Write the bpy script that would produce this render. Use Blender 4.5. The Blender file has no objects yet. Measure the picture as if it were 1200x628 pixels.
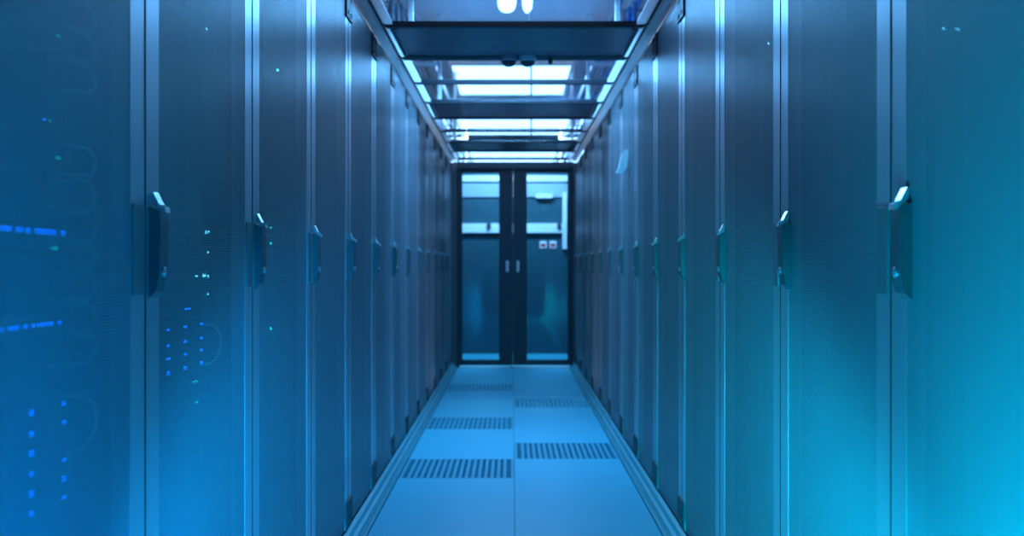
import bpy, bmesh, math, random
from mathutils import Vector, Matrix
random.seed(4)
sc = bpy.context.scene
COL = sc.collection
PI = math.pi
F, VX, VY = 1275.0, 600.5, 312.0
CX, CH = -0.01, 1.095           # camera x and height
HW = 0.662                       # half width between the rack fronts
Y0, PITCH, NR = 1.135, 0.796, 13   # racks
ZROOF = CH + 1.13
YD = 11.78                       # plane of the glass doors

# ------------------------------------------------------------------ helpers
def box(bm, x0, x1, y0, y1, z0, z1, bev=0.0):
    vs = [bm.verts.new((x, y, z)) for x in (x0, x1) for y in (y0, y1) for z in (z0, z1)]
    idx = [(0,1,3,2),(4,6,7,5),(0,4,5,1),(2,3,7,6),(0,2,6,4),(1,5,7,3)]
    fs = [bm.faces.new([vs[i] for i in f]) for f in idx]
    if bev > 0:
        es = list({e for f in fs for e in f.edges})
        bmesh.ops.bevel(bm, geom=es, offset=bev, segments=2, affect='EDGES', profile=0.6)

def tube(bm, pts, r, seg=8, closed=False):
    pts = [Vector(p) for p in pts]
    rings = []
    n = len(pts)
    up = Vector((0, 0, 1))
    for i, p in enumerate(pts):
        a = pts[i-1] if (i > 0 or closed) else pts[i]
        b = pts[(i+1) % n] if (i < n-1 or closed) else pts[i]
        t = (b-a).normalized()
        if i == 0:
            u = t.cross(up)
            if u.length < 1e-2: u = t.cross(Vector((1, 0, 0)))
        else:
            u = pu - t*pu.dot(t)               # carried along, so the tube never twists
        u.normalize(); v = t.cross(u); pu = u
        rings.append([bm.verts.new(p + r*(math.cos(2*PI*k/seg)*u + math.sin(2*PI*k/seg)*v)) for k in range(seg)])
    for i in range(n if closed else n-1):
        A, B = rings[i], rings[(i+1) % n]
        for k in range(seg):
            bm.faces.new((A[k], A[(k+1) % seg], B[(k+1) % seg], B[k]))
    if not closed:
        bm.faces.new(rings[0][::-1]); bm.faces.new(rings[-1])

def lathe(bm, prof, c=(0, 0, 0), seg=20):
    rings = []
    for r, z in prof:
        rings.append([bm.verts.new((c[0]+r*math.cos(2*PI*k/seg), c[1]+r*math.sin(2*PI*k/seg), c[2]+z)) for k in range(seg)])
    for A, B in zip(rings, rings[1:]):
        for k in range(seg):
            bm.faces.new((A[k], A[(k+1) % seg], B[(k+1) % seg], B[k]))
    bm.faces.new(rings[0][::-1]); bm.faces.new(rings[-1])

def prism(bm, poly, axis, a, b):
    """extrude a closed 2-D polygon along an axis ('x' or 'y') from a to b"""
    def P(p, t):
        return (t, p[0], p[1]) if axis == 'x' else (p[0], t, p[1])
    A = [bm.verts.new(P(p, a)) for p in poly]; B = [bm.verts.new(P(p, b)) for p in poly]
    bm.faces.new(A[::-1]); bm.faces.new(B)
    n = len(poly)
    for i in range(n):
        bm.faces.new((A[i], A[(i+1) % n], B[(i+1) % n], B[i]))

def obj(name, bm, mat, parent=None, loc=None, smooth=False):
    bmesh.ops.recalc_face_normals(bm, faces=bm.faces)
    me = bpy.data.meshes.new(name); bm.to_mesh(me); bm.free()
    me.materials.append(mat)
    if smooth:
        for p in me.polygons: p.use_smooth = True
        try: me.set_sharp_from_angle(angle=math.radians(40))
        except Exception: pass
    o = bpy.data.objects.new(name, me); COL.objects.link(o)
    if parent: o.parent = parent
    if loc: o.location = loc
    return o

def tag(o, label, cat, group=None, kind=None):
    o['label'] = label; o['category'] = cat
    if group: o['group'] = group
    if kind: o['kind'] = kind
    return o

def thing(name, label, cat, loc=(0, 0, 0), rz=0, group=None):
    o = bpy.data.objects.new(name, None); COL.objects.link(o)
    o.empty_display_size = 0.05
    o.location = loc; o.rotation_euler = (0, 0, rz)
    return tag(o, label, cat, group)

def struct(name, bm, mat, parent=None):
    o = obj(name, bm, mat, parent)
    if not parent: o['kind'] = 'structure'
    return o

def copy_tree(o, parent=None):
    c = o.copy(); COL.objects.link(c); c.parent = parent
    for ch in list(o.children): copy_tree(ch, c)
    return c

def nb(): return bmesh.new()

def at(px, py, x):
    """where the sight line through a pixel meets the vertical plane at x"""
    d = abs(x - CX)
    Y = F*d/abs(px - VX)
    return Y, CH + (VY - py)*Y/F

# ---------------------------------------------------------------- materials
def mat(name, col, rough=0.5, metal=0.0, spec=0.5, noise=0.0, nscale=8.0, emit=None, estr=0.0, stretch=None):
    m = bpy.data.materials.new(name); m.use_nodes = True
    nt = m.node_tree; b = nt.nodes['Principled BSDF']
    b.inputs['Base Color'].default_value = (*col, 1)
    b.inputs['Roughness'].default_value = rough
    b.inputs['Metallic'].default_value = metal
    b.inputs['Specular IOR Level'].default_value = spec
    if emit:
        b.inputs['Emission Color'].default_value = (*emit, 1); b.inputs['Emission Strength'].default_value = estr
    if noise > 0:
        tc = nt.nodes.new('ShaderNodeTexCoord'); nz = nt.nodes.new('ShaderNodeTexNoise')
        nz.inputs['Scale'].default_value = nscale; nz.inputs['Detail'].default_value = 4
        src = tc.outputs['Object']
        if stretch:
            mp = nt.nodes.new('ShaderNodeMapping'); mp.inputs['Scale'].default_value = stretch
            nt.links.new(src, mp.inputs['Vector']); src = mp.outputs['Vector']
        nt.links.new(src, nz.inputs['Vector'])
        mr = nt.nodes.new('ShaderNodeMapRange')
        mr.inputs['To Min'].default_value = 1-noise; mr.inputs['To Max'].default_value = 1+noise
        nt.links.new(nz.outputs['Fac'], mr.inputs['Value'])
        vm = nt.nodes.new('ShaderNodeVectorMath'); vm.operation = 'SCALE'
        vm.inputs[0].default_value = col
        nt.links.new(mr.outputs['Result'], vm.inputs['Scale'])
        nt.links.new(vm.outputs['Vector'], b.inputs['Base Color'])
        mr2 = nt.nodes.new('ShaderNodeMapRange')
        mr2.inputs['To Min'].default_value = max(0.02, rough*(1-noise)); mr2.inputs['To Max'].default_value = min(1, rough*(1+noise))
        nt.links.new(nz.outputs['Fac'], mr2.inputs['Value'])
        nt.links.new(mr2.outputs['Result'], b.inputs['Roughness'])
    return m

def clear_mat(name, tint, gloss, rough, opaque=0.0, ocol=(.3, .35, .42)):
    m = bpy.data.materials.new(name); m.use_nodes = True
    nt = m.node_tree; nt.nodes.clear(); N = nt.nodes.new; L = nt.links.new
    out = N('ShaderNodeOutputMaterial')
    tr = N('ShaderNodeBsdfTransparent'); tr.inputs['Color'].default_value = (*tint, 1)
    gl = N('ShaderNodeBsdfGlossy'); gl.inputs['Roughness'].default_value = rough
    mx = N('ShaderNodeMixShader'); mx.inputs['Fac'].default_value = gloss
    base = tr.outputs[0]
    if opaque > 0:
        pr = N('ShaderNodeBsdfPrincipled'); pr.inputs['Base Color'].default_value = (*ocol, 1); pr.inputs['Roughness'].default_value = .35
        m2 = N('ShaderNodeMixShader')
        tc = N('ShaderNodeTexCoord'); mp = N('ShaderNodeMapping'); mp.inputs['Scale'].default_value = (9, 2, 2)
        nz = N('ShaderNodeTexNoise'); nz.inputs['Scale'].default_value = 3; nz.inputs['Detail'].default_value = 5
        L(tc.outputs['Object'], mp.inputs['Vector']); L(mp.outputs['Vector'], nz.inputs['Vector'])
        mr = N('ShaderNodeMapRange'); mr.inputs['To Min'].default_value = opaque-.12; mr.inputs['To Max'].default_value = min(1, opaque+.12)
        L(nz.outputs['Fac'], mr.inputs['Value']); L(mr.outputs['Result'], m2.inputs['Fac'])
        L(base, m2.inputs[1]); L(pr.outputs[0], m2.inputs[2]); base = m2.outputs[0]
    L(base, mx.inputs[1]); L(gl.outputs[0], mx.inputs[2]); L(mx.outputs[0], out.inputs['Surface'])
    return m

def mesh_mat(name, col, rough, pitch=0.0058, rad=0.345):
    """perforated sheet: round holes on a staggered grid in the (y, z) plane of the object"""
    m = bpy.data.materials.new(name); m.use_nodes = True
    nt = m.node_tree; N = nt.nodes.new; L = nt.links.new
    out = nt.nodes['Material Output']; b = nt.nodes['Principled BSDF']
    b.inputs['Base Color'].default_value = (*col, 1); b.inputs['Roughness'].default_value = rough
    b.inputs['Metallic'].default_value = 0.0; b.inputs['Specular IOR Level'].default_value = .22
    tc = N('ShaderNodeTexCoord'); sp = N('ShaderNodeSeparateXYZ'); L(tc.outputs['Object'], sp.inputs[0])
    def M(op, a, c=None):
        n = N('ShaderNodeMath'); n.operation = op
        for i, v in enumerate((a, c)):
            if v is None: continue
            if isinstance(v, (int, float)): n.inputs[i].default_value = v
            else: L(v, n.inputs[i])
        return n.outputs[0]
    u = M('DIVIDE', sp.outputs['Y'], pitch); v = M('DIVIDE', sp.outputs['Z'], pitch*1.732)
    def dist(off):
        fu = M('SUBTRACT', M('FRACT', M('ADD', u, 100+off)), .5)
        fv = M('MULTIPLY', M('SUBTRACT', M('FRACT', M('ADD', v, 100+off)), .5), 1.732)
        return M('SQRT', M('ADD', M('MULTIPLY', fu, fu), M('MULTIPLY', fv, fv)))
    d = M('MINIMUM', dist(0), dist(.5))
    hole = M('LESS_THAN', d, rad)
    tr = N('ShaderNodeBsdfTransparent'); mx = N('ShaderNodeMixShader')
    L(hole, mx.inputs['Fac']); L(b.outputs[0], mx.inputs[1]); L(tr.outputs[0], mx.inputs[2])
    L(mx.outputs[0], out.inputs['Surface'])
    return m

M_MESH   = mesh_mat('perforated_dark_sheet', (.20, .23, .26), .38, rad=.325)
M_FRAME  = mat('brushed_grey_frame', (.42, .45, .49), .32, .65, noise=.12, nscale=4, stretch=(1, 1, .15))
M_DARKFR = mat('dark_rack_steel', (.10, .11, .13), .4, .3, noise=.15)
M_BODY   = mat('black_cabinet_steel', (.07, .08, .09), .5, .2, noise=.15)
M_PLAST  = mat('black_plastic', (.06, .065, .075), .38, noise=.2, nscale=30)
M_HINGE  = mat('black_hinge_casting', (.015, .018, .022), .5, noise=.2)
M_LATCH  = mat('grey_latch_plate', (.13, .145, .16), .4, .2, noise=.1)
M_GAPSHADE   = mat('black_gap_shade', (.012, .014, .016), .7, noise=.1)
M_CHROME = mat('polished_lever', (.85, .87, .9), .16, .85)
M_ALU    = mat('pale_aluminium', (.78, .81, .84), .3, .15, noise=.12, nscale=6)
M_RAILD  = mat('dark_roof_rail', (.025, .03, .04), .4, .2, noise=.2)
M_GALV   = mat('galvanised_steel', (.55, .58, .62), .3, .8, noise=.25, nscale=12)
M_TILE   = mat('floor_laminate_blue_cast', (.08, .64, .80), .36, noise=.06, nscale=5)  # blue cast of the lighting put into the even base colour
M_GRATE  = mat('grille_tile_blue_cast', (.07, .50, .63), .42, noise=.1, nscale=20)  # same blue light cast mixed into the grille colour
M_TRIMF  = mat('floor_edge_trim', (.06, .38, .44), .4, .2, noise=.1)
M_SUB    = mat('dark_subfloor', (.03, .03, .035), .9, noise=.2)
M_CEIL   = mat('pale_ceiling_sheet', (.5, .56, .64), .6, noise=.18, nscale=3, stretch=(6, .4, 1))
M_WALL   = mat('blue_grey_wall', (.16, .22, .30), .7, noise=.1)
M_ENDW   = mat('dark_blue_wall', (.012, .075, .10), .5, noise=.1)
M_WHITE  = mat('white_trunking', (.8, .82, .85), .45, noise=.05)
M_DOORF  = mat('dark_door_frame', (.02, .035, .05), .45, .2, noise=.15)
M_SERV   = mat('dark_server_bezel', (.06, .065, .075), .4, .3, noise=.3, nscale=60)
M_CABLE  = mat('grey_cable_sheath', (.62, .66, .7), .45, noise=.1)
M_CABLEB = mat('blue_cable_sheath', (.02, .22, .75), .45, noise=.1)
M_LABEL  = mat('white_paper', (.85, .86, .88), .6, noise=.04)
M_RED    = mat('red_sticker', (.6, .05, .05), .5, noise=.1)
M_DOME   = mat('smoked_dome', (.05, .07, .09), .12, .1, noise=.1)
M_LEDB   = mat('blue_led', (.0, .1, .8), .3, emit=(.0, .13, 1.0), estr=6.5)
M_LEDG   = mat('green_led', (.0, .5, .4), .3, emit=(.0, .75, .55), estr=2.4)
M_LEDC   = mat('cyan_led', (.1, .6, .8), .3, emit=(.1, .65, 1.0), estr=6)
M_LAMP   = mat('lit_diffuser', (.9, .9, .9), .4, emit=(.26, .56, 1.0), estr=5.5)
M_BULB   = mat('lit_globe', (.9, .9, .9), .4, emit=(.4, .75, 1.0), estr=4.0)
M_DIFF = mat('translucent_strip', (.9, .92, .94), .4, noise=.03)
_b = M_DIFF.node_tree.nodes['Principled BSDF']; _t = M_DIFF.node_tree.nodes.new('ShaderNodeBsdfTranslucent'); _t.inputs['Color'].default_value = (.9, .93, .96, 1)
_m = M_DIFF.node_tree.nodes.new('ShaderNodeMixShader'); _m.inputs['Fac'].default_value = .75
M_DIFF.node_tree.links.new(_b.outputs[0], _m.inputs[1]); M_DIFF.node_tree.links.new(_t.outputs[0], _m.inputs[2])
M_DIFF.node_tree.links.new(_m.outputs[0], M_DIFF.node_tree.nodes['Material Output'].inputs['Surface'])
M_CLEAR  = clear_mat('clear_polycarbonate', (.86, .92, .97), .10, .12)
M_FROST  = clear_mat('grey_frosted_polycarbonate', (.30, .36, .46), .15, .25, opaque=.72, ocol=(.23, .18, .22))
M_GLASS  = clear_mat('tinted_door_glass', (.62, .80, .90), .03, .04)

# ------------------------------------------------------------------- racks
RH = 2.2           # rack height
HWID = PITCH/2 - .003
def make_rack():
    """front face on the plane x = 0 looking along +x; width along y; door handle near y = -0.355"""
    t = thing('server_rack', '', 'server rack')
    b = nb()                                     # open fronted carcass
    D = 1.0
    box(b, -D, -.035, -HWID, -HWID+.02, .05, RH-.004)
    box(b, -D, -.035, HWID-.02, HWID, .05, RH-.004)
    box(b, -D, -D+.02, -HWID+.02, HWID-.02, .05, RH-.004)
    box(b, -D+.02, -.035, -HWID+.02, HWID-.02, RH-.03, RH-.004)
    box(b, -D+.02, -.035, -HWID+.02, HWID-.02, .05, .075)
    for s in (-1, 1):                            # inner mounting rails and cheek plates
        box(b, -.16, -.12, s*.262-.018, s*.262+.018, .075, RH-.03)
        box(b, -.125, -.12, min(s*.28, s*(HWID-.02)), max(s*.28, s*(HWID-.02)), .075, RH-.03)
    obj('cabinet_body', b, M_BODY, t)
    b = nb()
    box(b, -.9, -.04, -HWID+.01, HWID-.01, 0, .05)
    obj('plinth', b, M_PLAST, t)
    b = nb()                                     # door frame: two stiles and two rails
    w = .072; x0, x1 = -.033, 0
    box(b, x0, x1, -HWID, -HWID+w, .062, RH-.015)
    box(b, x0, x1, HWID-w, HWID, .062, RH-.015)
    obj('door_frame', b, M_FRAME, t)
    for s in (-1, 1):  # dark strips added over the lit door edges to read as shaded gaps
        b = nb(); box(b, x0, .0008, *sorted((s*HWID, s*(HWID+.0022))), .062, RH-.015)
        obj('gap_shade_strip', b, M_GAPSHADE, t)
    for za, zb_ in ((.062, .105), (RH-.058, RH-.015)):
        b = nb(); box(b, x0, x1-.002, -HWID+w, HWID-w, za, zb_, .002)
        obj('door_crossbar', b, M_DARKFR, t)
    b = nb()
    box(b, -.0018, -.0006, -HWID+w-.002, HWID-w+.002, .103, RH-.056)
    obj('mesh_panel', b, M_MESH, t)
    # hinge blocks clamped over both stiles, top and bottom
    for zc in (CH+1.03, CH-.975):
        for s in (-1, 1):
            b = nb(); yc = s*(HWID-.036)
            box(b, 0, .007, yc-.036, yc+.036, zc-.052, zc+.052, .003)
            for dz in (-.03, .03):
                box(b, .007, .010, yc-.008, yc+.008, zc+dz-.008, zc+dz+.008, .001)
            obj('hinge_block', b, M_HINGE, t)
    # swing handle: tall tapered dark housing, shiny folded lever on top
    b = nb(); yc = -HWID+.040; zt, zb = CH+.100, CH-.045
    prism(b, [(0, zb-.012), (.012, zb), (.019, zb+.03), (.021, zt-.02), (.019, zt), (0, zt+.008)], 'y', yc-.024, yc+.024)
    h = obj('swing_handle', b, M_PLAST, t)
    b = nb()
    prism(b, [(.001, zt+.032), (.005, zt+.034), (.016, zt+.012), (.026, zt+.006), (.027, zt-.003), (.017, zt-.001), (.003, zt+.014)], 'y', yc-.014, yc+.014)
    obj('lever', b, M_CHROME, h, smooth=False)
    b = nb()
    lathe(b, [(.009, 0), (.0095, .003), (.006, .005)], seg=14)
    k = obj('lock_cylinder', b, M_CHROME, h, loc=(.0185, yc, zb+.035)); k.rotation_euler = (0, PI/2, 0)
    b = nb()                                     # escutcheon plate on the neighbouring strip
    box(b, 0, .004, HWID-.066, HWID-.008, CH-.05, CH+.108, .0015)
    obj('latch_plate', b, M_LATCH, t)
    return t

ORD = ['nearest the camera', 'second from the camera', 'third from the camera', 'fourth from the camera', 'fifth from the camera',
       'sixth from the camera', 'seventh from the camera', 'sixth from the glass doors', 'fifth from the glass doors',
       'fourth from the glass doors', 'third from the glass doors', 'second from the glass doors', 'beside the glass doors']
proto = None
for side, sx, rz, nm in ((0, -1, 0, 'left'), (1, 1, PI, 'right')):
    for k in range(NR):
        r = make_rack() if proto is None else copy_tree(proto)
        if proto is None: proto = r
        r.location = (sx*HW, Y0+PITCH*(k+.5), 0); r.rotation_euler = (0, 0, rz)
        if side:
            for ch in r.children:
                if ch.name.startswith('swing_handle'): ch.location.y += .035
        r['label'] = 'tall black server rack with perforated door in the %s row, %s' % (nm, ORD[k])
        r['group'] = 'server racks in the %s row' % nm

# ---------------------------------------------------- equipment inside racks
def led(parent, y, z, m, w=.006, h=.005, x=-.0005, sx=-1):
    b = nb(); box(b, -.002, .004, -w/2, w/2, -h/2, h/2, .001)
    o = obj('status_light', b, m, parent)
    o.location = (x, y, z)
    return o
DX = .076      # how far the bezels stand behind the rack front
def device(side, yc, z, hgt, leds, label, group, name='rack_server', cat='server', wid=.455, ports=0):
    """leds: list of (world y, world z, material, w, h)"""
    rz = 0 if side < 0 else PI
    t = thing(name, label, cat, (side*(HW+DX), yc, z), rz, group)
    b = nb(); box(b, -.62, 0, -wid/2, wid/2, -hgt/2, hgt/2, .002)
    obj('chassis', b, M_SERV, t)
    b = nb()
    for s in (-1, 1):
        box(b, -.004, .003, s*(wid/2+.011)-.012, s*(wid/2+.011)+.012, -hgt/2, hgt/2, .001)
    obj('mounting_ear', b, M_DARKFR, t)
    for (y, zz, m, w, h) in leds:
        led(t, (y-yc)*(1 if side < 0 else -1), zz-z, m, w, h)
    return t
def px_led(px, py, m, w=.008, h=.006, side=-1):
    y, z = at(px, py, side*(HW+DX-.003)); return (y, z, m, w, h)
yc1, yc2, yc3 = Y0+.4, Y0+1.2, Y0+2.0
# rack one
g = 'equipment in the nearest left rack'
device(-1, yc1, 1.142, .040, [px_led(x, 267+.09*(x-2)*.9, M_LEDB, w, .008) for x, w in ((3,.010),(10,.018),(24,.018),(34,.010),(46,.018),(52,.012),(58,.012),(64,.014),(75,.010))],
       'network switch with a long row of blue lights at eye level, nearest left rack', g, 'network_switch', 'network switch')
device(-1, yc1, 1.102, .032, [px_led(62, 290, M_LEDG, .010, .004), px_led(66, 290, M_LEDG, .012, .006)],
       'dark switch with a small green light under the eye-level blue row, nearest left rack', g, 'network_switch', 'network switch')
device(-1, yc1, .995, .040, [px_led(x, 387-.126*(x-2), M_LEDB, w, .007) for x, w in ((2,.012),(15,.018),(20,.016),(31,.010),(40,.006),(48,.014),(53,.012),(60,.018),(71,.008))],
       'network switch with a lower row of blue lights, nearest left rack', g, 'network_switch', 'network switch')
ORD6 = ['topmost', 'second from the top', 'third from the top', 'third from the bottom', 'second from the bottom', 'bottommost']
for i in range(6):
    z = .873-.0304*i
    L_ = [(956/567*F/1310*1.0*0+at(38, 476, -(HW+DX-.003))[0], z, M_LEDB, .011, .009)]
    if i != 2: L_.append((at(76, 476, -(HW+DX-.003))[0], z, M_LEDB, .010, .008))
    device(-1, yc1, z, .028, L_, 'slim two-light server low in the nearest left rack, %s' % ORD6[i] if i != 2 else
           'slim server with a single blue light low in the nearest left rack', 'slim servers low in the nearest left rack')
for (px, py, zz, nm) in ((70, 42, 1.458, 'greenish light'), (69, 184, 1.262, 'faint green light')):
    y, z = at(px, py, -(HW+DX-.003))
    device(-1, yc1, z, .042, [(y, z, M_LEDG, .013, .006)], 'dark server with one %s high in the nearest left rack' % nm, g)
y, z = at(53, 140, -(HW+DX-.003))
device(-1, yc1, z, .042, [(y, z, M_LEDB, .006, .004), (y+.02, z, M_LEDG, .005, .004)], 'dark server with two tiny lights between the green ones, nearest left rack', g)
# rack two
g = 'slim servers in the second left rack'
ORD4 = ['topmost', 'second from the top', 'second from the bottom', 'bottommost']
for i in range(4):
    yy, zz = at(218, (383, 400, 415, 431)[i], -(HW+DX-.003))
    device(-1, yc2, zz, .028, [(at(x, 400, -(HW+DX-.003))[0], zz, M_LEDB, .012, .007) for x in (198, 218, 237)],
           'slim server with three blue lights in the second left rack, %s' % ORD4[i], g)
g = 'equipment in the second left rack'
for pts, lab in (
    ([(242, 34, M_LEDC, .016, .008)], 'dark server with one bright cyan light near the top of the second left rack'),
    ([(241, 272, M_LEDC, .010, .007), (245, 272, M_LEDC, .006, .005)], 'dark server with two cyan lights at eye level in the second left rack'),
    ([(244, 296, M_LEDC, .007, .006)], 'dark server with a single pale light below eye level, second left rack'),
    ([(231, 324, M_LEDC, .006, .004), (240, 323, M_LEDC, .016, .009), (244, 324, M_LEDC, .008, .006)], 'dark server with a cluster of cyan lights above the blue grid, second left rack'),
    ([(244, 344, M_LEDC, .006, .005)], 'dark server with one pale light just above the blue grid, second left rack'),
    ([(219, 362, M_LEDB, .012, .005), (223, 362, M_LEDB, .012, .005)], 'dark server with a blue light pair above the blue grid, second left rack'),
    ([(228, 448, M_LEDG, .007, .005), (231, 447, M_LEDG, .007, .005)], 'dark server with two green lights below the blue grid, second left rack'),
    ([(231, 471, M_LEDG, .008, .005)], 'dark server with one green light low in the second left rack')):
    w_ = [px_led(*p) for p in pts]
    device(-1, yc2, sum(q[1] for q in w_)/len(w_), .028, w_, lab, g)
g = 'equipment in the third left rack'
for pts, lab in (
    ([(326, 82, M_LEDC, .016, .009)], 'dark server with one bright light high in the third left rack'),
    ([(318, 267, M_LEDG, .010, .005)], 'dark server with a green light at eye level in the third left rack'),
    ([(318, 285, M_LEDG, .010, .006)], 'dark server with a green light just under another, third left rack'),
    ([(318, 385, M_LEDG, .012, .007)], 'dark server with a green light low in the third left rack')):
    w_ = [px_led(*p) for p in pts]
    device(-1, yc3, w_[0][1], .040, w_, lab, g)
g = 'equipment in the right racks'
for ycx, pts, lab in (
    (yc1, [(1105, 34, M_LEDC, .006, .004), (1120, 34, M_LEDC, .005, .004)], 'dark server with two faint lights high in the nearest right rack'),
    (yc3, [(900, 51, M_LEDC, .007, .005)], 'dark server with a tiny light high in the third right rack')):
    w_ = [px_led(*p, side=1) for p in pts]
    device(1, ycx, w_[0][1], .042, w_, lab, g)

# cable rings of the vertical manager in the nearest left rack
t = thing('cable_manager', 'vertical cable manager with open rings beside the servers in the nearest left rack', 'cable manager', (-(HW+.118), 0, 0))
b = nb(); yb = 1.792; box(b, 0, .004, yb-.006, yb+.006, .14, RH-.1); obj('mounting_strip', b, M_DARKFR, t)
for py in (-14, 21, 56, 92, 190, 229, 268, 300, 334, 372, 408):
    yy, z = at(96, py, -(HW+.075))
    b = nb(); pts = []
    for k in range(11):
        a = -PI/2 + PI*k/10
        pts.append((.05, yb+.040+.046*math.cos(a), z+.0235*math.sin(a)))
    pts = [(.004, yb, z-.0235), (.04, yb+.012, z-.0235)] + pts + [(.04, yb+.012, z+.0235), (.004, yb, z+.0235)]
    tube(b, pts, .0038, 8)
    obj('cable_ring', b, M_CABLE, t, smooth=True)
def loop_cable(ya, za, zb_, bulge, name, label):
    b = nb(); pts = []
    for k in range(17):
        s = k/16; a = PI*s
        pts.append((-(HW+.068)+.018*math.sin(a), ya+bulge*math.sin(a)**.6, za+(zb_-za)*(.5-.5*math.cos(a))))
    tube(b, pts, .0032, 8)
    return tag(obj(name, b, M_CABLE, smooth=True), label, 'cable')
yA, zA = at(76, 465, -(HW+.073)); _, zB = at(76, 531, -(HW+.073))
loop_cable(yA, zA, zB, .075, 'patch_cable', 'grey patch cable looping between blue lights in the nearest left rack')
yA, zA = at(238, 380, -(HW+.073)); _, zB = at(238, 427, -(HW+.073))
loop_cable(yA, zA, zB, .07, 'patch_cable', 'grey patch cable looping beside the blue grid in the second left rack')
yA, zA = at(205, 306, -(HW+.073)); _, zB = at(205, 322, -(HW+.073))
b = nb(); cy, cz = yA, (zA+zB)/2
tube(b, [(-(HW+.055), cy+.032*math.cos(a*PI/8), cz+.014*math.sin(a*PI/8)) for a in range(16)], .002, 6, closed=True)
tag(obj('cable_tie', b, M_CHROME, smooth=True), 'small shiny ring of cable beside the handle in the second left rack', 'cable tie')

# ------------------------------------------------------------------- floor
TP = .565
tile0 = 5.90-TP/2
perf = {(0, 0), (1, 1), (0, 3), (1, 5), (0, 7)}
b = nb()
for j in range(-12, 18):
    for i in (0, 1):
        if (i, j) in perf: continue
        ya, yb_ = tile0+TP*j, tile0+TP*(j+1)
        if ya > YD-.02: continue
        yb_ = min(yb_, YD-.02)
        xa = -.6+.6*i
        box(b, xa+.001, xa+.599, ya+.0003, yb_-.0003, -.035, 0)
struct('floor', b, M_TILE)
b = nb()
box(b, -5, 5, -3, 24, -.34, -.30)
for s in (-1, 1):
    box(b, min(s*.603, s*5), max(s*.603, s*5), -3, YD+.1, -.04, -.0015)
box(b, -5, 5, YD+.1, 24, -.04, -.002)
struct('floor_base', b, M_SUB)
names = ['nearest pierced floor tile, left of the centre seam', 'larger pierced floor tile right of the centre seam, nearer the camera',
         'second pierced floor tile left of the centre seam', 'pierced floor tile right of the centre seam, nearer the doors',
         'farthest pierced floor tile, left of the seam near the doors']
for n, (i, j) in enumerate(sorted(perf, key=lambda p: p[1])):
    xa, ya = -.6+.6*i, tile0+TP*j
    t = thing('perforated_floor_tile', names[n], 'floor tile', (xa+.3, ya+TP/2, 0), 0, 'pierced floor tiles')
    b = nb(); hx, hy = .2985, TP/2-.0015
    m_ = .016
    box(b, -hx, hx, -hy, -hy+m_, -.03, 0); box(b, -hx, hx, hy-m_, hy, -.03, 0)
    box(b, -hx, -hx+m_, -hy+m_, hy-m_, -.03, 0); box(b, hx-m_, hx, -hy+m_, hy-m_, -.03, 0)
    ns = 17; span = 2*(hx-m_)
    p_ = span/ns
    for k in range(1, ns):
        x = -hx+m_+p_*k
        box(b, x-p_*.24, x+p_*.24, -hy+m_, hy-m_, -.03, 0)
    obj('grille', b, M_GRATE, t)
    b = nb()
    for k in range(1, 14):
        y = -hy+m_+(2*(hy-m_))*k/14
        box(b, -hx+m_, hx-m_, y-.005, y+.005, -.028, -.003)
    obj('cross_slat', b, M_GRATE, t)
for s, nm in ((-1, 'left'), (1, 'right')):
    b = nb()
    poly = [(.602, 0), (.602, .010), (.609, .014), (.622, .014), (.626, .026), (.640, .030), (.645, .052), (.6605, .058), (.6605, 0)]
    prism(b, [(s*p[0], p[1]) for p in poly], 'y', -1.0, YD-.03)
    struct('baseboard_'+nm, b, M_TRIMF)
    b = nb()
    prism(b, [(s*.663, .0), (s*.663, .048), (s*.69, .048), (s*.69, .0)], 'y', -1.0, YD-.03)
    bm_ = b; bm_.free()

# -------------------------------------------------------------- aisle roof
YR0, YR1 = 4.36-.8, Y0+PITCH*NR
for s, nm in ((-1, 'left'), (1, 'right')):
    t = thing('roof_side_rail', 'pale aluminium roof rail running along the %s rack tops' % nm, 'roof rail', (0, 0, 0), 0, 'roof side rails')
    b = nb()
    box(b, *sorted((s*.632, s*.668)), YR0-2.4, YR1, RH+.002, RH+.050, .002)
    obj('outer_strip', b, M_DIFF, t)
    b = nb(); box(b, *sorted((s*.612, s*.632)), YR0-2.4, YR1, RH+.034, RH+.060); obj('web', b, M_RAILD, t)
    b = nb(); box(b, *sorted((s*.572, s*.614)), YR0-2.4, YR1, RH+.028, RH+.036); obj('inner_strip', b, M_DIFF, t)
roofname = ['nearest the camera, at the top of the photo', 'above the two dome detectors, nearer side', 'carrying the dome detectors', 'just behind the dome detectors',
            'fourth from the glass doors', 'third from the glass doors', 'second from the glass doors', 'next to the glass doors', 'ninth', 'tenth', 'eleventh']
rails = [Y0+PITCH*k for k in range(5, 14)]    # 5.16 ... 11.56
rl = ['nearest dark roof crossbar spanning the aisle', 'dark roof crossbar carrying the two dome detectors', 'dark roof crossbar crossing the brightest ceiling light',
      'dark roof crossbar just behind the brightest ceiling light', 'fifth dark roof crossbar from the camera', 'sixth dark roof crossbar from the camera',
      'third dark roof crossbar from the glass doors', 'second dark roof crossbar from the glass doors', 'dark roof crossbar nearest the glass doors']
for k, y in enumerate(rails):
    b = nb()
    box(b, -.600, .600, y-.016, y+.016, ZROOF-.010, ZROOF+.020, .003)
    for s in (-1, 1):
        prism(b, [(s*.60, ZROOF-.008), (s*.60, ZROOF+.0025), (s*.628, ZROOF+.030), (s*.628, ZROOF+.006)], 'y', y-.02, y+.02)
    tag(obj('roof_crossbar', b, M_RAILD), rl[k], 'crossbar', 'dark crossbars under the aisle roof')
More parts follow.
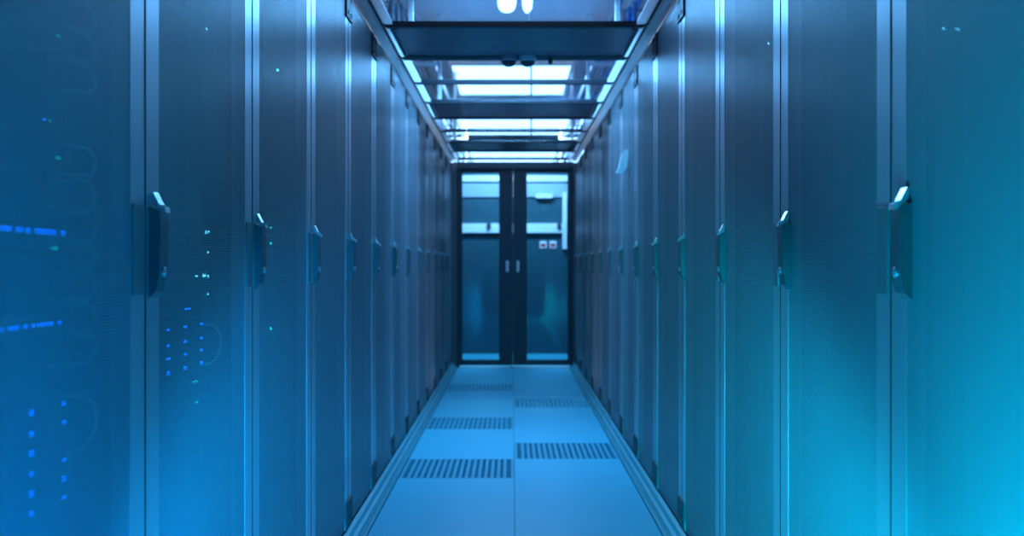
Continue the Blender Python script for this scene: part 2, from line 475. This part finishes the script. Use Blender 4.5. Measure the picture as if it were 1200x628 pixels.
pl = ['clear roof panel at the top edge of the photo', 'grey frosted roof panel nearest the camera, before the dome detectors',
      'clear roof panel just behind the dome detectors', 'clear roof panel second behind the dome detectors', 'grey frosted roof panel second from the camera',
      'clear roof panel behind the second frosted one', 'clear roof panel fourth from the glass doors', 'grey frosted roof panel farthest from the camera',
      'clear roof panel against the glass doors']
for k in range(9):
    ya, yb_ = Y0+PITCH*(k+4)+.018, Y0+PITCH*(k+5)-.018
    frost = k in (1, 4, 7)
    b = nb()
    if frost:
        t = thing('roof_panel', pl[k], 'roof panel', (0, (ya+yb_)/2, ZROOF), 0, 'panels of the aisle roof')
        hy = (yb_-ya)/2; c = .05
        pts = [(-.585+c, -hy), (.585-c, -hy), (.585, -hy+c), (.585, hy-c), (.585-c, hy), (-.585+c, hy), (-.585, hy-c), (-.585, -hy+c)]
        A = [b.verts.new((p[0], p[1], .006)) for p in pts]; B_ = [b.verts.new((p[0], p[1], .011)) for p in pts]
        b.faces.new(A[::-1]); b.faces.new(B_)
        for i in range(8): b.faces.new((A[i], A[(i+1) % 8], B_[(i+1) % 8], B_[i]))
        obj('sheet', b, M_FROST, t)
        b = nb(); tube(b, [(p[0], p[1], .0) for p in pts], .009, 8, closed=True)
        obj('gasket_frame', b, M_DARKFR, t)
    else:
        t = thing('roof_panel', pl[k], 'roof panel', (0, (ya+yb_)/2, ZROOF), 0, 'panels of the aisle roof')
        hy = (yb_-ya)/2
        box(b, -.57, .57, -hy, hy, .008, .013); obj('sheet', b, M_CLEAR, t)
# detectors hanging from the second crossbar
for X, lab in ((-.026-.004, 'dark dome detector under the roof crossbar, left one'), (.072, 'dark dome detector under the roof crossbar, right one with pale base')):
    y = rails[1]-.03
    t = thing('dome_detector', lab, 'detector', (X, y, ZROOF-.012), 0, 'dome detectors')
    b = nb(); lathe(b, [(.044, .016), (.046, .0), (.046, -.008), (.040, -.012)][::-1]); obj('base', b, M_ALU if X > 0 else M_GALV, t, smooth=True)
    b = nb(); lathe(b, [(.040*math.cos(a), -.012-.030*math.sin(a)) for a in [PI/2*q/7 for q in range(7)]] + [(.004, -.0425)])
    obj('dome', b, M_DOME, t, smooth=True)
t = thing('small_sensor', 'small dark box sensor right of the dome detectors', 'sensor', (.195, rails[1]-.025, ZROOF-.010))
b = nb(); box(b, -.012, .012, -.012, .012, -.022, .003, .003); obj('housing', b, M_PLAST, t)
b = nb(); lathe(b, [(.006, -.027), (.008, -.022)]); obj('lens', b, M_DOME, t)

# -------------------------------------------------------- room above/around
ZC = CH+1.9
b = nb(); box(b, -4.6, 4.6, -3, 24, ZC, ZC+.1); struct('ceiling', b, M_CEIL)
b = nb(); box(b, -4.7, -4.6, -3, 24, -.3, ZC); struct('wall_left', b, M_WALL)
b = nb(); box(b, 4.6, 4.7, -3, 24, -.3, ZC); struct('wall_right', b, M_WALL)
b = nb(); box(b, -4.7, 4.7, 24, 24.1, -.3, ZC); struct('wall_far', b, M_WALL)
def lamp(x0, x1, y0, y1, label):
    t = thing('ceiling_light', label, 'ceiling light', ((x0+x1)/2, (y0+y1)/2, ZC), 0, 'ceiling lights above the aisle')
    hx, hy = (x1-x0)/2, (y1-y0)/2
    b = nb()
    box(b, -hx-.03, -hx, -hy-.03, hy+.03, -.05, 0); box(b, hx, hx+.03, -hy-.03, hy+.03, -.05, 0)
    box(b, -hx, hx, -hy-.03, -hy, -.05, 0); box(b, -hx, hx, hy, hy+.03, -.05, 0)
    obj('frame', b, M_ALU, t)
    b = nb(); box(b, -hx, hx, -hy, hy, -.042, -.02); obj('diffuser', b, M_LAMP, t)
lamp(-.57, .53, 10.05, 11.75, 'brightest ceiling light seen through the clear roof panels')
lamp(-.95, 1.05, 13.7, 15.3, 'wide ceiling light beyond the glass doors, middle one')
lamp(-1.1, 1.15, 17.4, 19.4, 'wide ceiling light farthest away')
# cable trays, hanging rods, pipes above the roof
def tray(s, label, cm, glabel):
    t = thing('cable_tray', label, 'cable tray', (s*.74, 0, ZC-.36), 0, 'cable trays above the rack rows')
    b = nb()
    for q in (-.13, .13): box(b, q-.004, q+.004, 3.2, 21, 0, .06)
    obj('side_rail', b, M_GALV, t)
    b = nb(); box(b, -.126, .126, -.02, .02, .004, .016)
    r0 = obj('rung', b, M_GALV, t, loc=(0, 4.2, 0))
    for i in range(1, 28):
        r_ = r0.copy(); COL.objects.link(r_); r_.parent = t; r_.location = (0, 4.2+.6*i, 0)
    n = 6
    for i in range(n):
        b = nb(); pts = []
        x = -.09+.036*i
        for k in range(60):
            y = 3.2+.3*k
            pts.append((s*.74+x+.012*math.sin(y*1.7+i*2), y, ZC-.36+.03+.008*math.sin(y*2.3+i)))
        tube(b, pts, .011, 7)
        tag(obj('data_cable', b, cm[i % len(cm)], smooth=True), glabel, 'cable', 'cables lying on the %s tray' % ('left' if s < 0 else 'right'))
tray(-1, 'galvanised ladder cable tray above the left rack row', [M_CABLE, M_PLAST, M_GALV], 'grey cable lying on the tray above the left rack row')
tray(1, 'galvanised ladder cable tray above the right rack row', [M_CABLEB, M_CABLE, M_CABLEB], 'blue or grey cable lying on the tray above the right rack row')
rods = []
for s, nm in ((-1, 'left'), (1, 'right')):
    for q, (y, w) in enumerate(((5.9, 'nearest the camera'), (8.2, 'second from the camera'), (10.4, 'third from the camera'), (13.0, 'beyond the glass doors'))):
        b = nb()
        x = s*.56
        box(b, x-.014, x+.014, y-.014, y+.014, ZROOF+.05, ZC-.001, .003)
        box(b, *sorted((x, s*.90)), y-.014, y+.014, ZC-.39, ZC-.362, .003)
        box(b, x-.02, x+.02, y-.02, y+.02, ZC-.06, ZC-.002, .002)
        tag(obj('strut_hanger', b, M_ALU), 'pale steel strut hanger above the %s racks, %s' % (nm, w), 'strut hanger', 'strut hangers holding the cable trays')
b = nb(); X = (622.5-600.5)/F*9.6+CX
tube(b, [(X, 9.6, ZROOF+.02), (X, 9.6, ZC)], .008, 8); tube(b, [(X, 9.6, ZC-.03), (X, 9.6, ZC)], .03, 12)
tag(obj('hanging_rod', b, M_GALV, smooth=True), 'thin steel rod hanging before the brightest ceiling light', 'rod')
# two glowing globes on stems at the very top
t = thing('glowing_globe', 'small glowing globe hanging above the nearest clear roof panel', 'lamp', ((594-600.5)/F*6.6+CX, 6.6, CH+311/F*6.6))
b = nb(); lathe(b, [(.004, -.072), (.03, -.066), (.05, -.045), (.058, -.01), (.052, .025), (.034, .05), (.016, .06)]); obj('globe', b, M_BULB, t, smooth=True)
b = nb(); tube(b, [(0, 0, .055), (0, 0, ZC-t.location.z)], .012, 10); lathe(b, [(.02, .05), (.024, .09), (.012, .1)]); obj('stem', b, M_ALU, t)
t = thing('glowing_globe', 'smaller glowing globe with a long pale stem, right of the globe lamp', 'lamp', ((618-600.5)/F*6.9+CX, 6.9, CH+306/F*6.9))
b = nb(); lathe(b, [(.012, -.05), (.03, -.02), (.034, .03), (.02, .07), (.01, .08)]); obj('globe', b, M_BULB, t, smooth=True)
b = nb(); tube(b, [(.012, 0, -.04), (.022, 0, -.16)], .012, 10); tube(b, [(0, 0, .07), (0, 0, ZC-t.location.z)], .01, 8); obj('stem', b, M_ALU, t)
# conduits crossing above the roof
for y, z, r, lab in ((6.35, ZC-.10, .03, 'steel conduit crossing the ceiling nearest the camera'), (8.9, ZC-.12, .035, 'steel conduit crossing the ceiling before the bright light')):
    b = nb(); tube(b, [(-4.5, y, z), (4.5, y, z)], r, 12)
    for x in (-2.4, -.9, .9, 2.4): box(b, x-.02, x+.02, y-.006, y+.006, z, ZC-.001)
    tag(obj('conduit_pipe', b, M_GALV, smooth=True), lab, 'pipe', 'conduits crossing the ceiling')
# curved drop cables on the left and right of the near clear panel
for s, y, lab in ((-1, 6.2, 'grey cables curving down from the left tray near the camera'), (1, 6.3, 'blue cables curving down from the right tray near the camera')):
    for i in range(3):
        b = nb(); pts = []
        for k in range(13):
            a = k/12*PI/2
            pts.append((s*(.62-.02*i+.10*math.sin(a)*.8), y+.12*i-.3+.3*math.sin(a), ZROOF+.06+.34*(1-math.cos(a))*1.0))
        tube(b, pts, .012, 8)
        tag(obj('drop_cable', b, M_CABLEB if s > 0 and i < 2 else M_GALV, smooth=True), lab, 'cable', 'drop cables on the %s' % ('left' if s < 0 else 'right'))

# -------------------------------------------------------- end of the aisle
# jamb walls and header around the sliding glass doors
XC = .018
HT = CH+1.13-.015
b = nb()
for s in (-1, 1): box(b, *sorted((XC+s*.625, s*1.66)), YD-.03, YD+.05, 0, HT+.01)
box(b, XC-.625, XC+.625, YD-.03, YD+.05, HT-.0, HT+.015)
struct('wall_end', b, M_DARKFR)
b = nb()
box(b, XC-.625, XC+.625, YD-.06, YD+.04, HT-.060, HT-.002, .003)
for s in (-1, 1): box(b, *sorted((XC+s*.598, XC+s*.625)), YD-.045, YD+.04, 0, HT-.060, .002)
struct('trim_1', b, M_DOORF)
b = nb()
box(b, -.585, -.03, YD-.105, YD-.055, .0005, .018, .003); box(b, 0, .60, YD-.105, YD-.055, .0005, .018, .003)
struct('trim_2', b, M_WHITE)
XM = -.004
for n, (xa, xb, si) in enumerate(((XC-.597, XM-.001, 1), (XM+.001, XC+.597, -1))):
    b = nb(); zb, zt = .025, HT-.062
    wi = .150; wo = .028
    x_in = (xb-wi, xb) if si == 1 else (xa, xa+wi)
    x_out = (xa, xa+wo) if si == 1 else (xb-wo, xb)
    box(b, *x_in, YD-.02, YD+.02, zb, zt, .002); box(b, *x_out, YD-.02, YD+.02, zb, zt, .002)
    gx0, gx1 = (x_out[1], x_in[0]) if si == 1 else (x_in[1], x_out[0])
    box(b, gx0, gx1, YD-.02, YD+.02, zb, zb+.06, .002); box(b, gx0, gx1, YD-.02, YD+.02, zt-.045, zt, .002)
    d = struct('door_%d' % (n+1), b, M_DOORF)
    b = nb(); box(b, gx0-.002, gx1+.002, YD-.004, YD+.004, zb+.058, zt-.043); obj('glass_pane', b, M_GLASS, d)
    b = nb(); hx = (594.5-600.5)/F*YD+CX if si == 1 else (607-600.5)/F*YD+CX
    z0, z1 = CH-.06, CH+.06
    box(b, hx-.013, hx+.013, YD-.055, YD-.042, z0, z1, .004)
    for zz in (z0+.012, z1-.012): box(b, hx-.006, hx+.006, YD-.045, YD-.02, zz-.006, zz+.006)
    obj('pull_handle', b, M_ALU, d)
# beyond the doors: partition with white trunking
YP = 13.6
def PX(px): return (px-VX)/F*YP+CX
def PZ(py): return CH+(VY-py)/F*YP
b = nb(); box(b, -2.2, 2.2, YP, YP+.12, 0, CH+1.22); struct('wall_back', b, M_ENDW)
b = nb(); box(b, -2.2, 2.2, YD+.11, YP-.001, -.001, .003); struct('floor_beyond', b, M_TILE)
b = nb(); box(b, -1.3, 1.3, YP-.06, YP-.001, PZ(213), PZ(206), .004); tag(obj('cable_trunking', b, M_WHITE), 'white horizontal trunking high on the wall behind the glass doors', 'cable trunking')
b = nb(); box(b, -1.3, 1.3, YP-.03, YP-.001, PZ(231), PZ(215), .004); tag(obj('wall_panel', b, mat('pale_blue_panel', (.34, .42, .50), .5, noise=.1)), 'pale blue wall panel under the upper trunking behind the doors', 'wall panel')
t = thing('cable_trunking', 'white horizontal trunking at mid height behind the glass doors', 'cable trunking', (0, YP, 0))
b = nb(); box(b, -1.3, PX(661), -.07, -.001, PZ(273), PZ(262), .004); obj('duct', b, M_WHITE, t)
for px in (573, 655):
    b = nb(); box(b, PX(px)-.025, PX(px)+.025, -.10, -.0705, PZ(268), PZ(262), .004); obj('outlet', b, M_PLAST, t)
b = nb(); box(b, PX(659), PX(664), YP-.08, YP-.001, PZ(292), PZ(226), .004); tag(obj('vertical_trunking', b, M_WHITE), 'white vertical trunking at the right behind the right glass door', 'cable trunking')
b = nb(); box(b, PX(628), PX(647), YP-.09, YP-.031, PZ(232.5), PZ(228), .004); tag(obj('emergency_light', b, M_WHITE), 'small white slim lamp housing behind the right glass door', 'lamp')
for px in (636.5, 648):
    t = thing('warning_sign', 'small red and white square sign behind the right door, %s of a pair' % ('left' if px < 640 else 'right'), 'sign', (PX(px), YP, PZ(286.5)), 0, 'red and white signs')
    b = nb(); box(b, -.042, .042, -.008, -.001, -.045, .045, .001); obj('plate', b, M_LABEL, t)
    b = nb(); box(b, -.030, .030, -.0105, -.008, -.033, .015, .001); obj('red_mark', b, M_RED, t)

# paper tag on the right row
YT, ZT = at(735, 190, .655)
b = nb(); n = 8
pr = [(0.0, .072), (.012, .070), (.024, .045), (.030, .01), (.036, -.03), (.046, -.062), (.020, -.066), (.006, -.03), (0, .02)]
prism(b, [(HW-p[0]*1.5-.0015, ZT+p[1]) for p in pr], 'y', YT-.012, YT+.03)
tag(obj('paper_tag', b, M_LABEL), 'white paper tag sticking out from a door strip in the right row', 'paper tag')

# ------------------------------------------------------------------ lights
def area(name, loc, target, sx, sy, col, power, spread=PI):
    l = bpy.data.lights.new(name, 'AREA'); l.shape = 'RECTANGLE'; l.size = sx; l.size_y = sy
    l.color = col; l.energy = power; l.spread = spread
    o = bpy.data.objects.new(name, l); COL.objects.link(o); o.location = loc
    o.rotation_euler = (Vector(target)-Vector(loc)).to_track_quat('-Z', 'Y').to_euler()
    return o
def spot(name, loc, target, ang, col, power, size=.08):
    l = bpy.data.lights.new(name, 'SPOT'); l.color = col; l.energy = power; l.spot_size = math.radians(ang); l.spot_blend = 1
    l.shadow_soft_size = size
    o = bpy.data.objects.new(name, l); COL.objects.link(o); o.location = loc
    o.rotation_euler = (Vector(target)-Vector(loc)).to_track_quat('-Z', 'Y').to_euler()
area('blue_wash_fill', (-.12, 1.05, .16), (-.7, .98, .25), .6, .25, (0, .24, 1.0), 26, 2.7)  # unseen light added for the blue wash on the left racks
area('cyan_wash_fill', (.12, 1.05, .18), (.7, .98, .32), .6, .25, (0, .68, 1.0), 66, 2.8)  # added cyan wash for the right racks, no fixture stands here
spot('blue_row_fill', (.5, .2, .22), (-.66, 2.9, .32), 38, (0, .38, 1.0), 1400)  # unseen spot added to carry the blue down the left row
spot('cyan_row_fill', (-.5, .2, .22), (.66, 2.9, .34), 38, (0, .64, 1.0), 1450)  # unseen spot added to carry the cyan down the right row
area('aisle_fill_near', (0, 3.8, ZC-.06), (0, 3.8, 0), .8, 1.4, (.60, .66, 1.0), 8)  # unseen overhead light, placed and tinted for the rack strips
area('aisle_fill_middle', (0, 6.9, ZC-.45), (0, 6.9, 0), .9, 3.0, (.17, .53, 1.0), 150)  # overhead fill added for floor and roof rails, without a fixture
area('vestibule_fill', (0, 12.5, 2.75), (0, 13.6, 1.3), 1.6, .3, (.4, .7, 1.0), 110)  # unseen fill added to brighten the wall behind the doors
for s in (-1, 1):
    area('ceiling_fill', (s*1.9, 9, 2.35), (s*.6, 9, ZC), .3, 12, (.72, .80, 1.0), 170)  # unseen fill added to brighten the ceiling from below

w = bpy.data.worlds.new('world'); sc.world = w; w.use_nodes = True
w.node_tree.nodes['Background'].inputs['Color'].default_value = (.0, .36, .72, 1)
w.node_tree.nodes['Background'].inputs['Strength'].default_value = .14

# ------------------------------------------------------------------ camera
cam = bpy.data.cameras.new('camera'); co = bpy.data.objects.new('camera', cam); COL.objects.link(co)
cam.sensor_width = 36; cam.lens = F/1200*36
cam.shift_x = -(VX-600)/1200; cam.shift_y = -(314-VY)/1200
co.location = (CX, 0, CH); co.rotation_euler = (PI/2, 0, 0)
cam.clip_start = .05; cam.clip_end = 100
cam.dof.use_dof = True; cam.dof.focus_distance = 2.9; cam.dof.aperture_fstop = 3.6
sc.camera = co
sc.view_settings.view_transform = 'Standard'; sc.view_settings.look = 'None'
sc.view_settings.exposure = 0; sc.view_settings.gamma = 1; sc.view_settings.use_curve_mapping = False
sc.cycles.transparent_max_bounces = 24; sc.cycles.max_bounces = 8
sc.cycles.use_denoising = True
